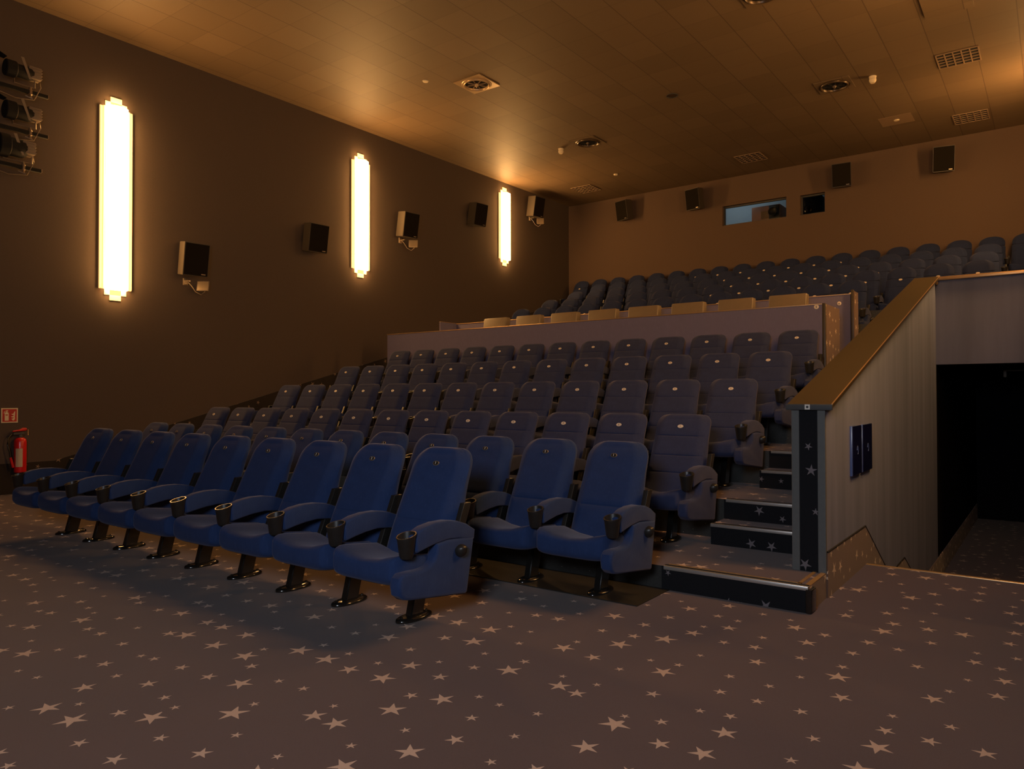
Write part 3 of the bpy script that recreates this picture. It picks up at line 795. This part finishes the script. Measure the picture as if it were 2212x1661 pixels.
# ------------------------------------------------------------------ wall speakers
def speaker(loc, rz, tilt, wd, h, d, label, group, side=False):
    t = thing('wall_speaker', label, 'speaker', loc, rz, group)
    hw = wd / 2; pv = bpy.data.objects.new('x', None)
    def R(p):  # tilt about x (front looks down)
        x, y, z = p; c, s = cos(tilt), sin(tilt)
        return (x, y * c - z * s, y * s + z * c)
    # local: front at -y
    bm = B(); hb = h / 2
    rings(bm, [[R(p) for p in ((-hw, -d, -hb), (hw, -d, -hb), (hw * 0.8, 0, -hb), (-hw * 0.8, 0, -hb))], [R(p) for p in ((-hw, -d, hb), (hw, -d, hb), (hw * 0.8, 0, hb), (-hw * 0.8, 0, hb))]])
    bmesh.ops.bevel(bm, geom=list(bm.edges), offset=0.006, segments=2, affect='EDGES'); obj('cabinet', bm, 'speakerside', t)
    bm = B(); a = [R(p) for p in ((-hw + 0.012, -d - 0.004, -hb + 0.012), (hw - 0.012, -d - 0.004, -hb + 0.012), (hw - 0.012, -d - 0.004, hb - 0.012), (-hw + 0.012, -d - 0.004, hb - 0.012))]
    b = [R(p) for p in ((-hw + 0.012, -d + 0.01, -hb + 0.012), (hw - 0.012, -d + 0.01, -hb + 0.012), (hw - 0.012, -d + 0.01, hb - 0.012), (-hw + 0.012, -d + 0.01, hb - 0.012))]
    rings(bm, [a, b]); g = obj('grille', bm, 'speaker', t, False)
    bm = B(); a = [R(p) for p in ((hw * 0.45, -d - 0.007, -hb + 0.03), (hw * 0.78, -d - 0.007, -hb + 0.03), (hw * 0.78, -d - 0.007, -hb + 0.045), (hw * 0.45, -d - 0.007, -hb + 0.045))]
    b = [R(p) for p in ((hw * 0.45, -d, -hb + 0.03), (hw * 0.78, -d, -hb + 0.03), (hw * 0.78, -d, -hb + 0.045), (hw * 0.45, -d, -hb + 0.045))]
    rings(bm, [a, b]); obj('name_plate', bm, 'steel', g, False)
    bm = B(); box(bm, (-0.05, -0.02, -0.06), (0.05, 0.11, 0.10)); box(bm, (-0.015, -d * 0.3, hb * 0.9), (0.015, 0.10, hb * 0.9 + 0.03)); obj('bracket', bm, 'blackplastic', t)
    return t
dist = ['nearest', 'second', 'third', 'fourth', 'farthest']
# left wall: boxes standing off the wall, turned towards the seats
for i, (y, z, rz) in enumerate(((6.64, 3.66, 84), (9.14, 4.44, 84), (11.66, 5.16, 84), (14.10, 5.87, 84), (16.64, 6.58, 84))):
    speaker((XL + 0.10, y, z), radians(rz), 0.17, 0.42, 0.54, 0.30, 'dark box loudspeaker on the left wall, %s of the five' % dist[i] if i < 4 else 'dark box loudspeaker on the left wall, farthest, close to the corner', 'loudspeakers along the left wall')
for i, (x, z) in enumerate(((-9.70, 6.60), (-7.62, 6.58), (-4.02, 6.56), (-1.98, 6.54))):
    rz = (-0.30, -0.22, 0.10, 0.25)[i]
    speaker((x, YB - 0.10, z), rz, 0.16, 0.42, 0.54, 0.28, 'dark loudspeaker high on the back wall, %s from the left' % bigord[i], 'loudspeakers on the back wall')
# small floodlights under three of the left speakers
for i, (y, z, nm) in enumerate(((6.80, 3.24, 'nearest'), (11.82, 4.78, 'middle'), (16.85, 6.24, 'farthest'))):
    t = thing('floodlight', 'small metal floodlight with cable under the %s left wall loudspeaker' % nm, 'floodlight', (XL + 0.02, y, z), 0, 'floodlights under the left loudspeakers')
    bm = B(); box(bm, (0.0, -0.22, -0.02), (0.03, -0.14, 0.10), bevel=0.004); box(bm, (0.03, -0.2, 0.03), (0.16, -0.17, 0.05)); obj('junction_box', bm, 'steel', t)
    bm = B()
    f = [Vector(p) for p in ((-0.1, 0, -0.085), (0.1, 0, -0.085), (0.1, 0, 0.085), (-0.1, 0, 0.085))]
    Rm = Matrix.Rotation(radians(38), 3, 'Z') @ Matrix.Rotation(radians(-14), 3, 'X')
    bk = [Vector((p.x * 0.65, 0.09, p.z * 0.65)) for p in f]
    off = Vector((0.24, 0.0, -0.03))
    rings(bm, [[off + Rm @ p for p in f], [off + Rm @ p for p in bk]]); obj('housing', bm, 'fixture_grey', t, False)
    bm = B(); rings(bm, [[off + Rm @ Vector((p.x * 0.86, -0.004, p.z * 0.86)) for p in f], [off + Rm @ Vector((p.x * 0.86, 0.004, p.z * 0.86)) for p in f]]); obj('glass_front', bm, 'steel', t, False)
    bm = B(); tube(bm, [(0.02, -0.15, 0.05), (0.06, -0.10, -0.02), (0.10, -0.05, -0.12), (0.16, 0.02, -0.17), (0.22, 0.05, -0.12), (0.24, 0.04, -0.07)], 0.007); obj('cable', bm, 'steel', t)

# ------------------------------------------------------------------ stage spotlights at the left edge
for i, (z, big) in enumerate(((5.60, 0.9), (5.03, 1.0), (4.53, 1.25))):
    t = thing('stage_spotlight', ('topmost', 'middle', 'lowest and largest')[i] + ' of three stage spotlights on bars on the left wall', 'spotlight', (XL + 0.30, (4.38, 4.38, 4.30)[i] + 0.03, z), 0, 'stage spotlights on the left wall')
    bm = B(); box(bm, (-0.025, -1.6, -0.025), (0.025, 0.0, 0.025), bevel=0.003); box(bm, (-0.30, -1.2, -0.02), (0, -1.16, 0.02)); obj('bar', bm, 'black', t)
    bm = B(); box(bm, (-0.024, -0.001, -0.024), (0.024, 0.005, 0.024)); obj('bar_end_cap', bm, 'steel', t, False)
    yc = -0.30
    bm = B(); lathe(bm, [(0.022, -0.07), (0.016, -0.04), (0.03, -0.03), (0.03, 0.03), (0.018, 0.05), (0.018, 0.075)], (0, yc + 0.08, 0), 12); tube(bm, [(0, yc + 0.02, -0.06), (0.03, yc + 0.1, -0.09)], 0.008); obj('clamp', bm, 'steel', t)
    upz = 0.075
    bm = B(); s = 0.15 * big
    tube(bm, [(0.0, yc - s * 0.9, upz + 0.20), (0.0, yc - s * 0.9, upz), (0.0, yc + 0.08, upz), (0.0, yc + s * 1.0, upz), (0.0, yc + s * 1.0, upz + 0.2)], 0.011, 8); obj('yoke', bm, 'steel', t)
    # can pointing towards the screen (-y) and down
    bm = B(); lathe(bm, [(0.115 * big, -0.24), (0.125 * big, -0.23), (0.125 * big, -0.12), (0.10 * big, -0.10), (0.10 * big, 0.06), (0.08 * big, 0.10), (0.03, 0.12)], (0.02, yc, upz + 0.17), 24, 'Y'); obj('can', bm, 'black', t)
    bm = B(); yy = yc + 0.03
    box(bm, (-0.06 * big, yy, upz + 0.10), (0.10 * big, yy + 0.16, upz + 0.27), bevel=0.008)
    for q in range(4): box(bm, (-0.065 * big, yy + 0.02, upz + 0.12 + q * 0.04), (0.105 * big, yy + 0.168, upz + 0.128 + q * 0.04))
    obj('rear_housing', bm, 'fixture_grey', t)
    bm = B(); pts = [(-0.02, yc - 0.24, upz + 0.29), (0.10, yc - 0.24, upz + 0.29), (0.14, yc - 0.40, upz + 0.34), (-0.06, yc - 0.40, upz + 0.34)]
    quadslab(bm, pts, (0, 0.3, 0.9), 0.004); obj('barn_door', bm, 'black', t, False); bm = B()
    pts = [(0.12, yc + 0.02, upz + 0.06), (0.12, yc + 0.05, upz + 0.06), (0.14, yc - 0.05, upz + 0.33), (0.14, yc - 0.09, upz + 0.33)]
    quadslab(bm, pts, (0.9, 0, 0), 0.004); obj('barn_door', bm, 'fixture_grey', t, False)
    bm = B(); tube(bm, [(0.02, yc + 0.18, upz + 0.18), (0.03, yc + 0.20, upz + 0.02), (0.02, yc + 0.12, -0.10), (0.0, yc - 0.1, -0.13), (0.0, yc - 0.4, -0.08)], 0.006); obj('cable', bm, 'steel', t)

# ------------------------------------------------------------------ fire extinguisher and sign
fx = thing('fire_extinguisher', 'red fire extinguisher with a pale label hanging on the left wall', 'fire extinguisher', (XL + 0.10, 4.17, 0.30))
bm = B(); lathe(bm, [(0.06, 0.0), (0.074, 0.012), (0.076, 0.03), (0.076, 0.43), (0.068, 0.465), (0.045, 0.485), (0.028, 0.49)], (0, 0, 0), 28); obj('cylinder', bm, 'red', fx)
bm = B(); lathe(bm, [(0.028, 0.488), (0.028, 0.52), (0.022, 0.525), (0.022, 0.55)], (0, 0, 0), 16); box(bm, (-0.02, -0.09, 0.53), (0.02, 0.05, 0.56), bevel=0.004); obj('valve', bm, 'darktrim', fx)
bm = B(); slab(bm, [(-0.10, 0.572), (0.06, 0.585), (0.085, 0.60), (0.07, 0.622), (0.03, 0.625), (-0.02, 0.60), (-0.09, 0.59)], -0.014, 0.014, 0.004); obj('lever', bm, 'red', fx)
bm = B(); box(bm, (-0.01, 0.09, 0.52), (0.01, 0.10, 0.60)); obj('safety_tab', bm, 'brass', fx, False)
bm = B(); tube(bm, [(0, -0.05, 0.55), (0, -0.10, 0.545), (0.01, -0.15, 0.49), (0.02, -0.16, 0.40), (0.03, -0.14, 0.30), (0.03, -0.125, 0.20)], 0.011); obj('hose', bm, 'blackplastic', fx)
bm = B(); tube(bm, [(0.03, -0.13, 0.22), (0.03, -0.11, 0.14), (0.03, -0.095, 0.08)], 0.017, 10); obj('nozzle', bm, 'red', fx)
bm = B(); V = []
for z in (0.085, 0.34):
    V.append([(0.0775 * cos(a), 0.0775 * sin(a), z) for a in [radians(-62 + 8 * k) for k in range(9)]])
V = [[bm.verts.new(p) for p in r] for r in V]
for j in range(8): bm.faces.new((V[0][j], V[0][j + 1], V[1][j + 1], V[1][j]))
obj('label_sheet', bm, 'paper', fx)
sg = thing('fire_extinguisher_sign', 'square red sign with white extinguisher and flame symbols above the extinguisher', 'sign', (XL + 0.002, 4.07, 1.10))
bm = B(); box(bm, (0, -0.102, -0.102), (0.004, 0.102, 0.102)); obj('border', bm, 'ivory', sg, False)
bm = B(); box(bm, (0.004, -0.088, -0.088), (0.006, 0.088, 0.088)); obj('red_field', bm, 'signred', sg, False)
bm = B()
def flat(poly, x=0.0062, t=0.0008):
    rings(bm, [[(x, *p) for p in poly], [(x + t, *p) for p in poly]])
flat([(-0.060, -0.072), (-0.012, -0.072), (-0.012, 0.030), (-0.018, 0.042), (-0.028, 0.048), (-0.044, 0.048), (-0.054, 0.042), (-0.060, 0.030)])
flat([(-0.042, 0.050), (-0.030, 0.050), (-0.030, 0.060), (-0.042, 0.060)])
flat([(-0.050, 0.060), (-0.034, 0.074), (-0.016, 0.066), (-0.020, 0.058), (-0.036, 0.060)])
flat([(-0.052, 0.066), (-0.062, 0.058), (-0.070, 0.044), (-0.070, 0.026), (-0.064, 0.028), (-0.062, 0.044), (-0.056, 0.054), (-0.048, 0.060)])
obj('extinguisher_symbol', bm, 'ivory', sg, False)
bm = B()
for q, (y0, z0, s) in enumerate(((0.020, -0.060, 1.0), (0.016, -0.030, 1.15), (0.020, 0.005, 1.1), (0.030, -0.072, 0.8))):
    flat([(y0, z0 + 0.012 * s), (y0 + 0.012 * s, z0), (y0 + 0.030 * s, z0 + 0.004), (y0 + 0.042 * s, z0 + 0.022 * s), (y0 + 0.044 * s, z0 + 0.052 * s), (y0 + 0.030 * s, z0 + 0.036 * s), (y0 + 0.026 * s, z0 + 0.020 * s), (y0 + 0.014 * s, z0 + 0.014 * s)], 0.0062 + q * 0.0002)
obj('flame_symbol', bm, 'ivory', sg, False)
bm = B(); flat([(-0.052, 0.0), (-0.022, 0.0), (-0.022, 0.014), (-0.052, 0.014)], 0.0071); obj('symbol_band', bm, 'signred', sg, False)

# ------------------------------------------------------------------ ceiling fittings
def diffuser(x, y, mat, label):
    z = CZ(y) - 0.004; t = thing('air_diffuser', label, 'air diffuser', (x, y, z), 0, 'round air diffusers in the ceiling')
    bm = B(); hs = 0.30; n = 48
    sq = []; 
    for k in range(n):
        a = 2 * pi * k / n; m_ = max(abs(cos(a)), abs(sin(a))); sq.append((hs * cos(a) / m_, hs * sin(a) / m_))
    ci = [(0.262 * cos(2 * pi * k / n), 0.262 * sin(2 * pi * k / n)) for k in range(n)]
    rings(bm, [[(*p, 0.0) for p in sq], [(*p, -0.014) for p in sq], [(*p, -0.014) for p in ci], [(*p, 0.0) for p in ci]], closed=True); obj('square_plate', bm, mat if mat == 'goldlite' else 'ceil', t, False)
    bm = B()
    pf = [(0.272, -0.015), (0.262, -0.024), (0.252, -0.024), (0.244, -0.016), (0.238, -0.034), (0.226, -0.044), (0.214, -0.032), (0.208, -0.001), (0.268, -0.001)]
    rs = [[(r * cos(2 * pi * k / n), r * sin(2 * pi * k / n), h) for k in range(n)] for r, h in pf]
    rings(bm, rs, closed=True); obj('ring', bm, mat, t)
    bm = B(); lathe(bm, [(0.21, -0.001), (0.21, -0.004), (0.01, -0.004)], (0, 0, 0), 32); obj('dark_core', bm, 'black', t)
    bm = B()
    for k in range(8):
        a = k * pi / 4 + 0.3; ca, sa = cos(a), sin(a)
        quadslab(bm, [(0.03 * ca, 0.03 * sa, -0.008), (0.175 * ca, 0.175 * sa, -0.008), (0.175 * ca, 0.175 * sa, -0.030), (0.03 * ca, 0.03 * sa, -0.030)], (-sa, ca, 0), 0.003)
    obj('vanes', bm, 'blackplastic' if mat == 'gold_dark' else 'louvre', t, False)
    bm = B(); lathe(bm, [(0.04, -0.005), (0.04, -0.025), (0.012, -0.065), (0.002, -0.075)], (0, 0, 0), 16); obj('centre_cone', bm, mat, t)
MT['gold_dark'] = plain('dark_bronze', (0.085, 0.055, 0.032), 0.3, metal=0.3, var=0.1)
MT['goldlite'] = plain('pale_bronze', (0.50, 0.35, 0.20), 0.32, metal=0.3, var=0.08)
diffuser(-8.335, 10.20, 'goldlite', 'pale square ceiling plate with round air diffuser, nearest on the left')
diffuser(-8.335, 14.11, 'gold_dark', 'dark round air diffuser in the ceiling, farther on the left')
diffuser(-3.19, 14.19, 'gold_dark', 'dark round air diffuser in the ceiling on the right, beside the white detector')
diffuser(-3.25, 10.25, 'gold_dark', 'dark air diffuser cut by the top edge of the picture')
def vent(x, y, label, mat='louvre'):
    z = CZ(y); t = thing('ceiling_vent', label, 'ceiling vent', (x, y, z), 0, 'square louvred vents in the ceiling')
    bm = B(); hs = 0.30
    box(bm, (-hs, -hs, -0.004), (hs, hs, -0.001)); obj('dark_backing', bm, 'black', t, False)
    bm = B()
    for k in range(6):
        q = -hs + 0.6 * k / 5; box(bm, (q - 0.009, -hs, -0.022), (q + 0.009, hs, -0.005))
    for k in range(6):
        q = -hs + 0.6 * k / 5; box(bm, (-hs, q - 0.011, -0.018), (hs, q + 0.011, -0.006))
    obj('grid', bm, mat, t, False)
vent(-1.26, 14.26, 'square grid ceiling vent nearest on the right')
vent(-1.34, 17.55, 'square grid ceiling vent farther on the right, near the back wall')
vent(-5.80, 17.43, 'square grid ceiling vent above the booth windows')
vent(-10.32, 17.36, 'square grid ceiling vent in the left back corner')
def puck(x, y, r, h, label, nm, cat, mat='ivory', grp=None):
    t = thing(nm, label, cat, (x, y, CZ(y)), 0, grp)
    bm = B(); lathe(bm, [(r, 0.0), (r, -h * 0.3), (r * 0.92, -h * 0.45), (r * 0.86, -h * 0.9), (r * 0.7, -h), (0.005, -h)], (0, 0, 0), 24); obj('body', bm, mat, t)
    return t
puck(-8.99, 9.56, 0.055, 0.02, 'flat white disc detector in the ceiling left of the pale diffuser', 'ceiling_sensor', 'ceiling sensor')
puck(-9.02, 16.66, 0.055, 0.03, 'small white disc in the ceiling near the left back vent', 'ceiling_sensor', 'ceiling sensor')
puck(-2.585, 16.82, 0.055, 0.02, 'flat white disc in a pale tile near the right back vent', 'ceiling_sensor', 'ceiling sensor')
for x, y, lab in ((-9.06, 14.13, 'white smoke detector hanging beside the left rear diffuser'), (-2.56, 14.22, 'white smoke detector hanging beside the right dark diffuser')):
    t = puck(x, y, 0.062, 0.05, lab, 'smoke_detector', 'smoke detector', grp='smoke detectors')
    bm = B(); lathe(bm, [(0.052, -0.045), (0.060, -0.055), (0.058, -0.085), (0.044, -0.105), (0.036, -0.118), (0.004, -0.12)], (0, 0, 0), 24); obj('sensor_head', bm, 'ivory', t)
t = thing('ceiling_ring', 'thin dark ring flush in the middle of the ceiling', 'ceiling ring', (-5.75, 12.84, CZ(12.84)))
bm = B(); n = 36; rings(bm, [[(r * cos(2 * pi * k / n), r * sin(2 * pi * k / n), h) for k in range(n)] for r, h in ((0.095, -0.002), (0.095, -0.012), (0.108, -0.012), (0.108, -0.002))], closed=True); obj('rim', bm, 'darktrim', t)
bm = B(); lathe(bm, [(0.094, -0.001), (0.094, -0.004), (0.003, -0.004)], (0, 0, 0), 28); obj('disc', bm, 'gold_dark', t)
# pale odd tiles
for (x, y, sx, sy, lab) in ((-2.59, 16.82, 0.30, 0.28, 'pale replacement ceiling tile around the right white disc'),):
    bm = B(); box(bm, (-sx, -sy, -0.004), (sx, sy, 0.0)); o = obj('ceiling_tile', bm, 'louvre', None, False, loc=(x, y, CZ(y) - 0.001)); tag(o, lab, 'ceiling tile')
bm = B(); box(bm, (-0.31, -0.36, -0.05), (0.31, 0.36, 0.0), bevel=0.004)
o = obj('ceiling_box', bm, 'ceil', None, False, loc=(-1.20, 12.03, CZ(12.03))); tag(o, 'shallow tile-coloured box hanging from the ceiling at the upper right', 'ceiling box')
